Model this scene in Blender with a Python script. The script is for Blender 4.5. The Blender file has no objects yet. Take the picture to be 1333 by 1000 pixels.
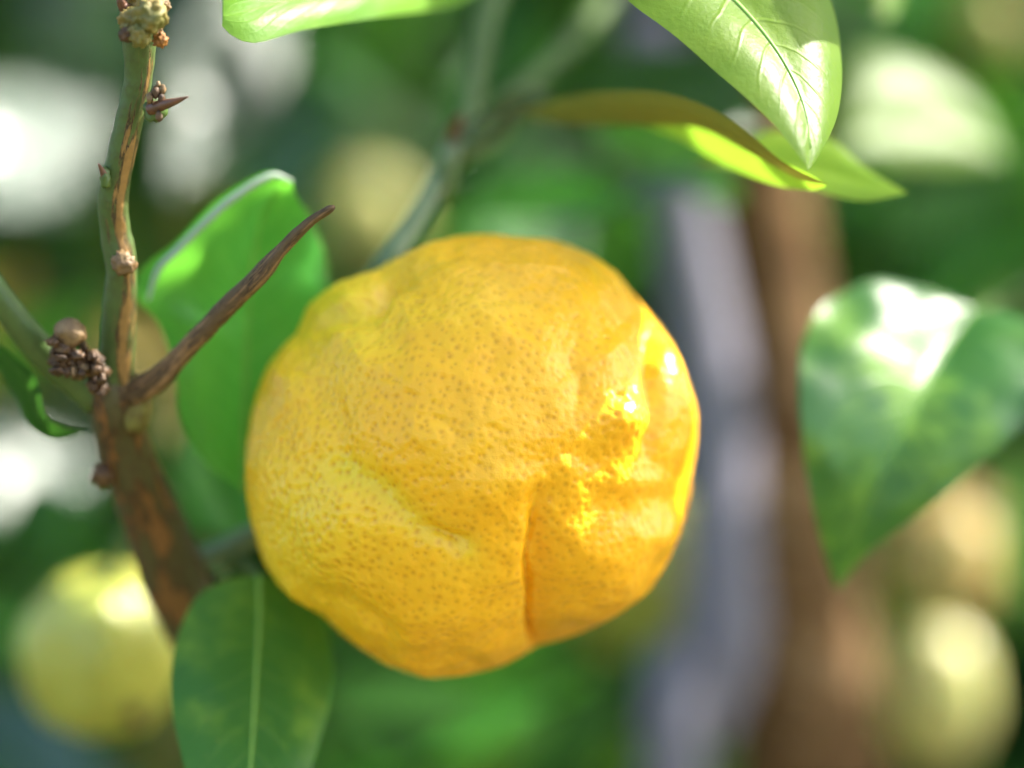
import bpy, math, random
import numpy as np
from mathutils import Vector, Matrix, kdtree, noise

random.seed(7); np.random.seed(7)
SC = bpy.context.scene
COL = SC.collection

# ------------------------------------------------------------------ camera
CAM_Y, CAM_Z, LENS = -0.5, 1.40, 100.0
FOC = 0.474
cam_d = bpy.data.cameras.new('camera'); cam = bpy.data.objects.new('camera', cam_d)
COL.objects.link(cam); SC.camera = cam
cam.location = (0, CAM_Y, CAM_Z); cam.rotation_euler = (math.pi/2, 0, 0)
cam_d.lens = LENS; cam_d.sensor_width = 36.0
cam_d.clip_start = 0.01; cam_d.clip_end = 3000
cam_d.dof.use_dof = True; cam_d.dof.focus_distance = FOC; cam_d.dof.aperture_fstop = 4.0

# ------------------------------------------------------------------ sky, sun, exposure
SUN = Vector((0.69, 0.14, 0.71)).normalized()          # towards the sun
elev = math.asin(SUN.z)
w = bpy.data.worlds.new('World'); SC.world = w; w.use_nodes = True
nt = w.node_tree
sky = nt.nodes.new('ShaderNodeTexSky'); sky.sky_type = 'NISHITA'; sky.sun_disc = False
sky.dust_density = 3.0; sky.sun_elevation = elev; sky.sun_rotation = math.atan2(SUN.x, SUN.y)
bg = nt.nodes['Background']; bg.inputs[1].default_value = 0.145
nt.links.new(sky.outputs[0], bg.inputs[0])
sl = bpy.data.lights.new('sun', 'SUN'); sl.energy = 4.4; sl.angle = math.radians(0.5); sl.color = (1, 0.94, 0.84)
so = bpy.data.objects.new('sun', sl); COL.objects.link(so)
so.rotation_euler = (-SUN).to_track_quat('-Z', 'Y').to_euler()
so.location = (3, -3, 6)
SC.view_settings.view_transform = 'Standard'; SC.view_settings.look = 'None'
SC.view_settings.gamma = 1.0; SC.view_settings.exposure = 1.82
SC.render.engine = 'CYCLES'
SC.cycles.use_denoising = True
SC.cycles.use_adaptive_sampling = True; SC.cycles.adaptive_threshold = 0.03
SC.cycles.max_bounces = 5; SC.cycles.diffuse_bounces = 3; SC.cycles.glossy_bounces = 2
SC.cycles.transmission_bounces = 4; SC.cycles.sample_clamp_indirect = 6.0

# ------------------------------------------------------------------ helpers
K = 0.36/1333.0
def P(px, py, d):
    """a point at distance d (metres) in front of the lens, seen at px,py of the 1333x1000 photo"""
    return Vector(((px-666.5)*K*d, CAM_Y+d, CAM_Z-(py-500)*K*d))
def S(px, d): return px*K*d

def link(name, me, mat=None, parent=None, smooth=True):
    o = bpy.data.objects.new(name, me); COL.objects.link(o)
    if mat is not None and len(me.materials) == 0: me.materials.append(mat)
    if smooth: me.polygons.foreach_set('use_smooth', [True]*len(me.polygons))
    if parent is not None: o.parent = parent; o.matrix_parent_inverse = Matrix()
    return o
def empty(name, loc, label, cat, group=None):
    o = bpy.data.objects.new(name, None); COL.objects.link(o); o.location = loc
    o.empty_display_size = 0.02
    o['label'] = label; o['category'] = cat
    if group: o['group'] = group
    return o
def catmull(pts, n):
    """pts: array k x c; resample to n points by arc length through a Catmull-Rom spline"""
    p = np.array(pts, float); k = len(p)
    if k == 2: t = np.linspace(0, 1, n)[:, None]; return p[0]*(1-t)+p[1]*t
    e = np.vstack([2*p[0]-p[1], p, 2*p[-1]-p[-2]])
    out = []
    m = 14
    for i in range(k-1):
        a, b, c, d = e[i], e[i+1], e[i+2], e[i+3]
        for t in np.linspace(0, 1, m, endpoint=False):
            out.append(.5*((2*b)+(-a+c)*t+(2*a-5*b+4*c-d)*t*t+(-a+3*b-3*c+d)*t**3))
    out.append(p[-1]); out = np.array(out)
    s = np.concatenate([[0], np.cumsum(np.linalg.norm(np.diff(out[:, :3], axis=0), axis=1))])
    q = np.linspace(0, s[-1], n)
    return np.stack([np.interp(q, s, out[:, j]) for j in range(out.shape[1])], 1)

def mesh_uv(name, V, F, UV=None):
    me = bpy.data.meshes.new(name); me.from_pydata([tuple(v) for v in V], [], F)
    if UV is not None:
        l = me.uv_layers.new(name='UVMap')
        idx = np.zeros(len(me.loops), np.int32); me.loops.foreach_get('vertex_index', idx)
        l.data.foreach_set('uv', np.array(UV, np.float32)[idx].ravel())
    me.update(); return me

def tube_mesh(name, pts, n=40, m=14, rough=0.06, seed=0, cap=True, lump=60.0):
    """pts: list of (Vector, radius)"""
    arr = np.array([[p.x, p.y, p.z, r] for p, r in pts]); c = catmull(arr, n)
    V, F, UV = [], [], []
    up = Vector((0.13, 0.9, 0.31)).normalized(); L = 0
    for i in range(n):
        a = Vector(c[max(i-1, 0)][:3]); b = Vector(c[min(i+1, n-1)][:3]); t = (b-a).normalized()
        u = (up-t*up.dot(t)).normalized(); v = t.cross(u); up = u
        o = Vector(c[i][:3])
        if i: L += (o-Vector(c[i-1][:3])).length
        for j in range(m+1):
            an = 2*math.pi*(j % m)/m
            d = u*math.cos(an)+v*math.sin(an)
            r = c[i][3]
            q = o+d*r
            f = 1+rough*noise.noise(q*lump+Vector((seed, 0, 0)))+rough*.6*noise.noise(q*lump*3+Vector((seed, 5, 0)))
            V.append(o+d*r*f); UV.append((j/m, L/0.01))
    for i in range(n-1):
        for j in range(m):
            a = i*(m+1)+j; F.append((a, a+1, a+m+2, a+m+1))
    if cap:
        F.append(tuple(range(m-1, -1, -1))); F.append(tuple((n-1)*(m+1)+j for j in range(m)))
    return mesh_uv(name, V, F, UV)

def ico_dirs(level):
    import bmesh
    bm = bmesh.new(); bmesh.ops.create_icosphere(bm, subdivisions=level, radius=1)
    bm.verts.ensure_lookup_table()
    V = np.array([v.co[:] for v in bm.verts]); F = np.array([[v.index for v in f.verts] for f in bm.faces])
    bm.free(); return V, F
def lump_mesh(name, c, r, seed, level=3, amp=.25, freq=1.6, stretch=(1, 1, 1)):
    V, F = ico_dirs(level); out = []
    for d in V:
        d = Vector(d); f = 1+amp*noise.noise(d*freq+Vector((seed*3.1, seed, 0)))+amp*.4*noise.noise(d*freq*2.7+Vector((0, seed, 2)))
        out.append(c+Vector((d.x*stretch[0], d.y*stretch[1], d.z*stretch[2]))*r*f)
    return mesh_uv(name, out, [tuple(int(k) for k in f) for f in F])

# ------------------------------------------------------------------ materials
def new_mat(name):
    m = bpy.data.materials.new(name); m.use_nodes = True
    n = m.node_tree; b = n.nodes['Principled BSDF']; return m, n, b
def N(n, t, **kw):
    x = n.nodes.new(t)
    for k, v in kw.items(): setattr(x, k, v)
    return x
def math_(n, op, a, b=None, clamp=False):
    x = n.nodes.new('ShaderNodeMath'); x.operation = op; x.use_clamp = clamp
    for i, v in enumerate((a, b)):
        if v is None: continue
        if isinstance(v, (int, float)): x.inputs[i].default_value = v
        else: n.links.new(v, x.inputs[i])
    return x.outputs[0]
def mix_(n, f, a, b, mode='MIX'):
    x = n.nodes.new('ShaderNodeMix'); x.data_type = 'RGBA'; x.blend_type = mode
    for s, v in ((x.inputs[0], f), (x.inputs[6], a), (x.inputs[7], b)):
        if isinstance(v, (int, float)): s.default_value = v
        elif isinstance(v, tuple): s.default_value = (*v, 1)
        else: n.links.new(v, s)
    return x.outputs[2]
def noise_(n, scale, detail=3, vec=None, rough=.55):
    x = n.nodes.new('ShaderNodeTexNoise'); x.inputs['Scale'].default_value = scale
    x.inputs['Detail'].default_value = detail; x.inputs['Roughness'].default_value = rough
    if vec is not None: n.links.new(vec, x.inputs['Vector'])
    return x.outputs[0]
def ramp_(n, v, lo, hi):
    x = n.nodes.new('ShaderNodeMapRange'); x.clamp = True; x.interpolation_type = 'SMOOTHSTEP'
    n.links.new(v, x.inputs[0]); x.inputs[1].default_value = lo; x.inputs[2].default_value = hi
    return x.outputs[0]

def leaf_mat(name, base, base2, trans, vein=(0.16, 0.28, 0.04), rough=.36, tw=.38, blotch=0.0, veins=True, spec=.5, scale=60, coat=0, vs=.22):
    m, n, b = new_mat(name)
    tc = N(n, 'ShaderNodeTexCoord'); obj = tc.outputs['Object']
    rnd = N(n, 'ShaderNodeObjectInfo').outputs['Random']
    nz = ramp_(n, noise_(n, scale, 4, obj), .3, .7)
    col = mix_(n, nz, base, base2)
    if blotch:
        bl = ramp_(n, noise_(n, scale*.8, 5, obj, .65), .46, .70)
        col = mix_(n, math_(n, 'MULTIPLY', bl, blotch), col, (.21, .37, .05))
        sp = ramp_(n, noise_(n, scale*7, 2, obj), .68, .76)
        col = mix_(n, math_(n, 'MULTIPLY', sp, blotch*.6), col, (.26, .30, .06))
    hgt = noise_(n, scale*14, 3, obj)
    if veins:
        sep = N(n, 'ShaderNodeSeparateXYZ'); n.links.new(tc.outputs['UV'], sep.inputs[0])
        a = math_(n, 'MULTIPLY', math_(n, 'ABSOLUTE', math_(n, 'SUBTRACT', sep.outputs[0], .5)), 2.0)
        ph = math_(n, 'ADD', math_(n, 'SUBTRACT', math_(n, 'MULTIPLY', sep.outputs[1], 11.0), math_(n, 'MULTIPLY', a, 2.6)),
                   math_(n, 'MULTIPLY', noise_(n, scale*.8, 2, obj), 1.4))
        fr = math_(n, 'PINGPONG', ph, .5)
        vm = math_(n, 'SUBTRACT', 1.0, ramp_(n, fr, 0.0, .10))
        vm = math_(n, 'MULTIPLY', vm, math_(n, 'SUBTRACT', 1.0, ramp_(n, a, .3, 1.0)))
        col = mix_(n, math_(n, 'MULTIPLY', vm, vs), col, vein)
        mr = math_(n, 'SUBTRACT', 1.0, ramp_(n, a, .008, .035))
        col = mix_(n, math_(n, 'MULTIPLY', mr, .55), col, vein)
        hgt = math_(n, 'SUBTRACT', math_(n, 'MULTIPLY', hgt, .5), math_(n, 'MULTIPLY', vm, .35))
    hsv = N(n, 'ShaderNodeHueSaturation'); n.links.new(col, hsv.inputs['Color'])
    n.links.new(math_(n, 'ADD', math_(n, 'MULTIPLY', rnd, .5), .75), hsv.inputs['Value'])
    n.links.new(math_(n, 'ADD', math_(n, 'MULTIPLY', rnd, .03), .487), hsv.inputs['Hue'])
    n.links.new(hsv.outputs[0], b.inputs['Base Color'])
    b.inputs['Roughness'].default_value = rough; b.inputs['Specular IOR Level'].default_value = spec
    b.inputs['Coat Weight'].default_value = coat; b.inputs['Coat Roughness'].default_value = .22
    bp = N(n, 'ShaderNodeBump'); bp.inputs['Strength'].default_value = .35; bp.inputs['Distance'].default_value = .0006
    n.links.new(hgt, bp.inputs['Height']); n.links.new(bp.outputs[0], b.inputs['Normal'])
    t = N(n, 'ShaderNodeBsdfTranslucent')
    tcol = mix_(n, math_(n, 'MULTIPLY', nz, .5), trans, tuple(.72*c for c in trans))
    n.links.new(tcol, t.inputs[0]); n.links.new(bp.outputs[0], t.inputs['Normal'])
    mx = N(n, 'ShaderNodeMixShader'); mx.inputs[0].default_value = tw
    n.links.new(b.outputs[0], mx.inputs[1]); n.links.new(t.outputs[0], mx.inputs[2])
    n.links.new(mx.outputs[0], n.nodes['Material Output'].inputs['Surface'])
    return m

M = {}
M['leaf_dark'] = leaf_mat('leaf_dark_green', (.014, .055, .014), (.022, .075, .018), (.06, .20, .02), spec=.14)
M['leaf_mid'] = leaf_mat('leaf_mid_green', (.024, .10, .022), (.04, .14, .026), (.13, .40, .035), spec=.18)
M['leaf_lower'] = leaf_mat('leaf_mottled_green', (.024, .125, .032), (.045, .17, .034), (.2, .46, .04), blotch=1.0, rough=.36, spec=.25, vein=(.26, .42, .08))
M['leaf_sun'] = leaf_mat('leaf_broad_glossy', (.018, .085, .022), (.035, .12, .026), (.18, .42, .04), blotch=.8, vs=.4, vein=(.09, .23, .04), rough=.33, spec=.45)
M['leaf_bright'] = leaf_mat('leaf_bright_green', (.035, .17, .025), (.10, .33, .05), (.22, .70, .06), vein=(.22, .5, .08), tw=.5, scale=45, vs=.5, blotch=.35)
M['leaf_fresh'] = leaf_mat('leaf_fresh_yellow_green', (.10, .23, .018), (.16, .30, .028), (.34, .60, .04), vein=(.26, .42, .06), rough=.42, tw=.40, spec=.34)
M['leaf_olive'] = leaf_mat('leaf_olive_underside', (.12, .15, .028), (.16, .175, .035), (.14, .15, .02), vein=(.2, .2, .05), rough=.55, tw=.2, spec=.25)
M['leaf_yellow'] = leaf_mat('leaf_yellowing', (.26, .22, .03), (.30, .20, .035), (.4, .28, .04), rough=.5, veins=False)
M['leaf_pale'] = leaf_mat('leaf_glossy', (.025, .07, .045), (.04, .09, .06), (.08, .2, .06), rough=.25, veins=False, spec=1.0, tw=.15, coat=.18)
M['leaf_under'] = leaf_mat('leaf_rim_light', (.30, .38, .31), (.38, .46, .38), (.3, .5, .2), rough=.4, veins=False, tw=.15)  # rim light on the curled leaf edge, put in as pale colour
M['leaf_far'] = leaf_mat('leaf_far', (.014, .052, .014), (.03, .085, .02), (.08, .24, .025), veins=False, scale=9, spec=.1)

def rib_mat():
    m, n, b = new_mat('midrib_pale_green')
    b.inputs['Base Color'].default_value = (.22, .42, .06, 1); b.inputs['Roughness'].default_value = .45
    return m
M['rib'] = rib_mat()

def bark_mat(name, green, brown, cork, amount=.5, scale=1.0, rough=.55, bump=.5, side=None, patch=0):
    """longitudinal corky stripes over green bark; uv: x round the stem, y along it in cm"""
    m, n, b = new_mat(name)
    tc = N(n, 'ShaderNodeTexCoord')
    mp = N(n, 'ShaderNodeMapping'); n.links.new(tc.outputs['UV'], mp.inputs[0])
    mp.inputs['Scale'].default_value = (9*scale, .55*scale, 1)
    st = noise_(n, 1.0, 5, mp.outputs[0], .65)
    fine = noise_(n, 700, 4, tc.outputs['Object'])
    big = noise_(n, 90, 2, tc.outputs['Object'])
    s = math_(n, 'ADD', st, math_(n, 'MULTIPLY', math_(n, 'SUBTRACT', big, .5), .35))
    if side is not None:
        sep = N(n, 'ShaderNodeSeparateXYZ'); n.links.new(tc.outputs['UV'], sep.inputs[0])
        x = math_(n, 'PINGPONG', math_(n, 'SUBTRACT', sep.outputs[0], side), .5)
        s = math_(n, 'ADD', s, math_(n, 'MULTIPLY', math_(n, 'SUBTRACT', .075, x), 1.3))
    mask = ramp_(n, s, 1-amount-.05, 1-amount+.07)
    crack = ramp_(n, math_(n, 'ABSOLUTE', math_(n, 'SUBTRACT', s, 1-amount+.02)), .0, .035)
    col = mix_(n, mask, green, cork)
    col = mix_(n, ramp_(n, fine, .35, .75), col, brown, 'MIX')
    x = n.nodes[-1]
    col2 = mix_(n, .35, mix_(n, mask, green, cork), col)
    col3 = mix_(n, crack, brown, col2)
    if patch:
        pm = ramp_(n, noise_(n, 28, 4, tc.outputs['Object'], .6), .45, .68)
        col3 = mix_(n, math_(n, 'MULTIPLY', pm, patch), col3, brown)
    n.links.new(col3, b.inputs['Base Color']); b.inputs['Roughness'].default_value = rough; b.inputs['Specular IOR Level'].default_value = .2 if rough > .7 else .4
    bp = N(n, 'ShaderNodeBump'); bp.inputs['Strength'].default_value = bump; bp.inputs['Distance'].default_value = .0012
    h = math_(n, 'ADD', math_(n, 'MULTIPLY', mask, .5), math_(n, 'ADD', math_(n, 'MULTIPLY', fine, .4), math_(n, 'MULTIPLY', crack, .5)))
    n.links.new(h, bp.inputs['Height']); n.links.new(bp.outputs[0], b.inputs['Normal'])
    return m
M['bark_shoot'] = bark_mat('bark_green_with_cork_streaks', (.075, .125, .030), (.05, .032, .014), (.30, .17, .05), .48, side=.62)
M['bark_brown'] = bark_mat('bark_brown_streaked', (.085, .075, .028), (.035, .02, .010), (.22, .10, .03), .50)
M['bark_dead'] = bark_mat('bark_dead_twig', (.12, .075, .035), (.04, .024, .014), (.26, .15, .07), .5, rough=.5)
M['bark_green'] = bark_mat('bark_green_twig', (.075, .13, .030), (.05, .06, .02), (.14, .16, .045), .35, rough=.4, bump=.2)
M['bark_pale'] = bark_mat('bark_smooth_pale_green', (.13, .19, .10), (.08, .11, .06), (.17, .22, .11), .4, rough=.35, bump=.15)
M['bark_trunk'] = bark_mat('bark_trunk_brown', (.17, .085, .028), (.06, .03, .010), (.32, .19, .09), .5, scale=.7, rough=.8, patch=.6)
M['bark_grey'] = bark_mat('bark_smooth_grey', (.17, .16, .21), (.12, .115, .145), (.20, .19, .24), .4, scale=.6, rough=.6, bump=.2, patch=.55)

def plain_mat(name, c1, c2, scale=500, rough=.6, sss=0):
    m, n, b = new_mat(name)
    tc = N(n, 'ShaderNodeTexCoord')
    col = mix_(n, ramp_(n, noise_(n, scale, 4, tc.outputs['Object']), .3, .7), c1, c2)
    n.links.new(col, b.inputs['Base Color']); b.inputs['Roughness'].default_value = rough
    bp = N(n, 'ShaderNodeBump'); bp.inputs['Strength'].default_value = .4; bp.inputs['Distance'].default_value = .0008
    n.links.new(noise_(n, scale*2, 3, tc.outputs['Object']), bp.inputs['Height']); n.links.new(bp.outputs[0], b.inputs['Normal'])
    return m
M['bud_ochre'] = plain_mat('dried_bud_ochre', (.23, .145, .06), (.13, .075, .03))
M['bud_green'] = plain_mat('bud_green_ochre', (.15, .15, .035), (.25, .17, .04), scale=260)
M['bud_orange'] = plain_mat('bud_orange', (.33, .14, .025), (.24, .10, .02))
M['scale_brown'] = plain_mat('bud_scale_brown', (.13, .065, .022), (.05, .026, .012))
M['thorn'] = plain_mat('thorn_red_brown', (.17, .07, .035), (.10, .045, .025), rough=.4)
M['node_yellow'] = plain_mat('bark_node_yellow_green', (.16, .15, .03), (.10, .075, .02))

def rind_main():
    m, n, b = new_mat('rind_ripe_yellow')
    at = N(n, 'ShaderNodeAttribute'); at.attribute_name = 'pore'
    gr = N(n, 'ShaderNodeAttribute'); gr.attribute_name = 'greenish'
    tc = N(n, 'ShaderNodeTexCoord')
    nz = ramp_(n, noise_(n, 55, 3, tc.outputs['Object']), .3, .7)
    col = mix_(n, nz, (.93, .49, .012), (.95, .56, .022))
    col = mix_(n, gr.outputs['Fac'], col, (.80, .62, .03))
    og = N(n, 'ShaderNodeAttribute'); og.attribute_name = 'ripeness'
    col = mix_(n, og.outputs['Fac'], col, (.93, .405, .006))
    fleck = ramp_(n, noise_(n, 900, 2, tc.outputs['Object']), .55, .8)
    col = mix_(n, math_(n, 'MULTIPLY', fleck, .12), col, (.9, .66, .1))
    col = mix_(n, math_(n, 'MULTIPLY', at.outputs['Fac'], .72), col, (.62, .27, .005))
    n.links.new(col, b.inputs['Base Color'])
    b.inputs['Roughness'].default_value = .30; b.inputs['Specular IOR Level'].default_value = .36
    b.inputs['Subsurface Weight'].default_value = .25; b.inputs['Subsurface Radius'].default_value = (1, .55, .08)
    b.inputs['Subsurface Scale'].default_value = .003
    bp = N(n, 'ShaderNodeBump'); bp.inputs['Strength'].default_value = .25; bp.inputs['Distance'].default_value = .0004
    n.links.new(noise_(n, 1600, 3, tc.outputs['Object']), bp.inputs['Height']); n.links.new(bp.outputs[0], b.inputs['Normal'])
    return m
M['rind'] = rind_main()
def rind_mat(name, c1, c2, green):
    m, n, b = new_mat(name)
    tc = N(n, 'ShaderNodeTexCoord')
    col = mix_(n, ramp_(n, noise_(n, 45, 3, tc.outputs['Object']), .35, .65), c1, c2)
    col = mix_(n, math_(n, 'MULTIPLY', ramp_(n, noise_(n, 30, 2, tc.outputs['Object']), .5, .7), .5), col, green)
    v = N(n, 'ShaderNodeTexVoronoi'); v.inputs['Scale'].default_value = 480; n.links.new(tc.outputs['Object'], v.inputs['Vector'])
    n.links.new(col, b.inputs['Base Color']); b.inputs['Roughness'].default_value = .38
    b.inputs['Subsurface Weight'].default_value = .15; b.inputs['Subsurface Scale'].default_value = .003
    bp = N(n, 'ShaderNodeBump'); bp.inputs['Strength'].default_value = .4; bp.inputs['Distance'].default_value = .0006
    n.links.new(v.outputs[0], bp.inputs['Height']); n.links.new(bp.outputs[0], b.inputs['Normal'])
    return m
M['rind_green'] = rind_mat('rind_unripe', (.40, .43, .08), (.46, .45, .07), (.26, .29, .04))
M['rind_pale'] = rind_mat('rind_pale_green', (.55, .50, .20), (.48, .47, .15), (.40, .42, .10))
M['rind_yellow'] = rind_mat('rind_yellow', (.72, .48, .05), (.66, .50, .06), (.5, .42, .04))
M['rind_ochre'] = rind_mat('rind_ochre', (.50, .32, .11), (.44, .32, .11), (.34, .30, .06))

def ground_mat():
    m, n, b = new_mat('orchard_soil')
    tc = N(n, 'ShaderNodeTexCoord')
    a = ramp_(n, noise_(n, 1.3, 5, tc.outputs['Object']), .42, .58)
    c = ramp_(n, noise_(n, 22, 4, tc.outputs['Object']), .35, .65)
    col = mix_(n, a, mix_(n, c, (.13, .085, .045), (.20, .14, .075)), mix_(n, c, (.05, .09, .02), (.09, .12, .03)))
    n.links.new(col, b.inputs['Base Color']); b.inputs['Roughness'].default_value = .95
    bp = N(n, 'ShaderNodeBump'); bp.inputs['Distance'].default_value = .03
    n.links.new(noise_(n, 30, 5, tc.outputs['Object']), bp.inputs['Height']); n.links.new(bp.outputs[0], b.inputs['Normal'])
    return m

# ------------------------------------------------------------------ ground
def build_ground():
    V, F = [], []
    ring = [0, .6, 1.2, 2, 3, 4.5, 7, 11, 18, 30, 60, 150, 500, 1500]
    m = 48
    for i, r in enumerate(ring):
        for j in range(m):
            a = 2*math.pi*j/m; x, y = r*math.cos(a), r*math.sin(a)+1
            z = (.04*noise.noise(Vector((x*.7, y*.7, 0))) if r < 20 else 0)-.0
            V.append((x, y, z))
    for i in range(len(ring)-1):
        for j in range(m):
            k = (j+1) % m
            F.append((i*m+j, (i+1)*m+j, (i+1)*m+k, i*m+k))
    o = link('ground', mesh_uv('ground', V, F), ground_mat()); o['kind'] = 'structure'
build_ground()

# ------------------------------------------------------------------ main tree
TB = P(1045, 500, .86); TB = Vector((TB.x, TB.y, 0))
tree = empty('citrus_tree', TB, 'citrus tree with brown trunk and glossy leaves carrying the ripe yellow fruit', 'tree')
# all parts of the tree are given in world coordinates: shift their vertices to the base of the tree
def shift(me, off):
    a = np.zeros(len(me.vertices)*3, np.float32); me.vertices.foreach_get('co', a)
    a = a.reshape(-1, 3)-np.array(off, np.float32); me.vertices.foreach_set('co', a.ravel()); me.update()
def part(name, me, mat, parent=tree, off=None):
    shift(me, TB if off is None else off)
    return link(name, me, mat, parent)

def tube(name, pts, mat, parent=tree, off=None, **kw):
    """pts: (px,py,depth,radius px)"""
    return part(name, tube_mesh(name, [(P(a, b, c), S(r, c)) for a, b, c, r in pts], **kw), M[mat], parent, off)

# trunk: from the ground, past the frame, to the first big fork
def W(x, y, z, r): return (Vector((x, y, z)), r)
def trunk_pts():
    t = P(1045, 500, .86); g = [W(TB.x+.035, TB.y+.03, -.05, .055), W(TB.x+.03, TB.y+.02, .15, .040), W(TB.x+.02, TB.y+.02, .7, .033)]
    for px, py, r in ((1058, 1100, 100), (1042, 850, 98), (1026, 600, 86), (1000, 350, 66), (992, 150, 58), (985, -100, 54)):
        g.append((P(px, py, .86), S(r, .86)))
    q = P(985, -350, .87); g += [(q, S(52, .87)), (q+Vector((-.02, .01, .15)), .014), (q+Vector((-.01, .03, .4)), .011)]
    return g
part('trunk', tube_mesh('trunk', trunk_pts(), 110, 24, .10, 3, lump=25), M['bark_trunk'])
st = [W(TB.x-.01, TB.y+.005, .55, .02), (P(880, 1150, .82), S(44, .82)), (P(908, 960, .83), S(44, .83)), (P(936, 840, .83), S(58, .83)), (P(940, 720, .83), S(50, .83)),
      (P(934, 560, .835), S(48, .835)), (P(912, 400, .84), S(44, .84)), (P(886, 250, .845), S(38, .845)), (P(850, 60, .85), S(38, .85)), (P(800, -150, .88), S(34, .88)), (P(760, -420, .92), S(26, .92))]
part('stem', tube_mesh('stem', st, 70, 20, .08, 8, lump=30), M['bark_grey'])

# --- the twig group at the left
br = tube('branch', [(1040, 1400, .86, 34), (760, 1330, .76, 34), (500, 1230, .67, 36), (345, 1080, .61, 38), (292, 900, .565, 40), (232, 760, .535, 44), (190, 660, .52, 38), (160, 580, .507, 34), (148, 510, .498, 34), (146, 480, .496, 26)],
          'bark_brown', n=90, m=18, rough=.16, seed=1, lump=120)
sh = tube('shoot', [(150, 505, .497, 24), (153, 440, .493, 23), (158, 350, .487, 20.5), (150, 300, .485, 20), (148, 250, .482, 19.5), (165, 170, .478, 18.5), (180, 100, .475, 18), (182, 60, .473, 22), (184, 30, .472, 25)],
          'bark_shoot', n=80, m=20, rough=.10, seed=2, lump=150)
tube('dead_twig', [(170, 512, .497, 19.7), (205, 492, .494, 16.4), (250, 447, .490, 13.1), (300, 396, .485, 12.7), (338, 358, .481, 12.3), (375, 316, .478, 9.0), (405, 288, .475, 6.6), (428, 273, .473, 5.7), (434, 270, .472, 3.3)],
     'bark_dead', n=60, m=14, rough=.16, seed=4, lump=160)
tube('shoot', [(128, 520, .499, 24), (90, 488, .497, 21), (50, 452, .494, 21), (5, 395, .49, 18), (-60, 300, .487, 16), (-150, 200, .485, 14)],
     'bark_green', n=40, m=14, rough=.08, seed=5)
tube('twig', [(225, 742, .532, 24), (265, 728, .535, 18), (300, 712, .537, 16), (345, 690, .542, 15), (420, 660, .56, 13), (520, 640, .585, 11), (640, 600, .60, 8)], 'bark_pale', n=40, m=14, seed=6)
part('bark_node', lump_mesh('bark_node', P(176, 526, .4985), S(30, .497), 3, 3, .3, 2, (.7, .8, 1.3)), M['node_yellow'])
part('bark_node', lump_mesh('bark_node', P(134, 618, .507), S(17, .51), 4, 3, .4, 2, (.9, 1, 1)), M['scale_brown'])
part('bark_node', lump_mesh('bark_node', P(160, 342, .4815), S(15, .48), 5, 3, .5, 3, (1, .7, 1.0)), M['bud_ochre'])
part('bark_node', lump_mesh('bark_node', P(137, 232, .478), S(9, .48), 6, 3, .4, 2, (.8, 1, 1.5)), M['bark_green'])
tube('spur', [(137, 232, .478, 6), (133, 222, .477, 4), (128, 213, .476, 1)], 'thorn', n=8, m=8)
tube('spur', [(163, 12, .470, 8), (158, 4, .469, 6), (155, -8, .468, 3)], 'thorn', n=8, m=8)
# thorn with its torn node
part('bark_node', lump_mesh('bark_node', P(200, 142, .473), S(14, .473), 9, 3, .5, 2, (1, .9, 1.2)), M['bark_green'])
tube('thorn', [(196, 142, .472, 9), (212, 137, .470, 7), (228, 132, .468, 4.5), (245, 126, .467, .8)], 'thorn', n=20, m=10, rough=.04)
for k, (a, b, r) in enumerate(((203, 120, 7), (212, 116, 5), (207, 152, 6), (195, 128, 6), (210, 127, 6), (206, 110, 4))):
    part('bud_scale', lump_mesh('bud_scale', P(a, b, .470), S(r, .47), 20+k, 2, .5, 2, (.8, .8, 1.3)), M['bud_ochre' if k % 2 else 'scale_brown'])
for k, (a, b, r, mt) in enumerate(((197, 20, 21, 'bud_green'), (172, 28, 17, 'bud_green'), (186, 0, 20, 'bud_green'), (164, 46, 9, 'scale_brown'), (209, 52, 9.5, 'bud_orange'),
                                   (201, 42, 10, 'bud_ochre'), (182, 46, 14, 'bud_green'), (212, 8, 9, 'bud_ochre'), (168, 8, 10, 'bud_ochre'))):
    part('bud', lump_mesh('bud', P(a, b, .466+.003*(k % 3)), S(r, .468), 40+k, 4, .42, 2.6), M[mt])
# dried bud and crumbled scales on the fork
part('dried_bud', lump_mesh('dried_bud', P(91, 434, .486), S(22, .484), 60, 3, .16, 1.8, (1, 1, .9)), M['bud_ochre'])
for k in range(80):
    a = 68+random.random()*66; b = 438+random.random()*52+(a-80)*.45
    part('bud_scale', lump_mesh('bud_scale', P(a, b, .484+.006*random.random()), S(random.uniform(4, 9.5), .485), 70+k, 3, .8, 2.6,
         (random.uniform(.6, 1.2), 1, random.uniform(.6, 1.3))), M[random.choice(['scale_brown', 'scale_brown', 'scale_brown', 'scale_brown', 'scale_brown', 'scale_brown', 'bud_ochre'])])

# --- the stalk of the ripe fruit and the twigs above it
tube('branch', [(985, -380, .87, 26), (840, -300, .76, 24), (720, -150, .66, 22), (640, 0, .60, 17), (622, 90, .575, 14), (606, 165, .562, 13), (590, 215, .555, 14)],
     'bark_green', n=50, m=14, seed=11)
tube('twig', [(592, 185, .556, 13), (575, 225, .55, 15), (545, 280, .54, 16), (515, 325, .532, 17), (500, 348, .53, 18), (492, 365, .532, 20)], 'bark_pale', n=30, m=14, seed=12)
tube('twig', [(588, 180, .55, 9), (596, 160, .545, 8), (600, 150, .543, 3)], 'thorn', n=10, m=10)
part('bark_node', lump_mesh('bark_node', P(580, 235, .548), S(20, .548), 13, 3, .2, 1.5, (.8, .8, 1.5)), M['bark_green'])
tube('twig', [(600, 200, .556, 13), (625, 195, .558, 11), (650, 180, .56, 8), (670, 160, .56, 6)], 'bark_green', n=20, m=12, seed=13)
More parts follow.
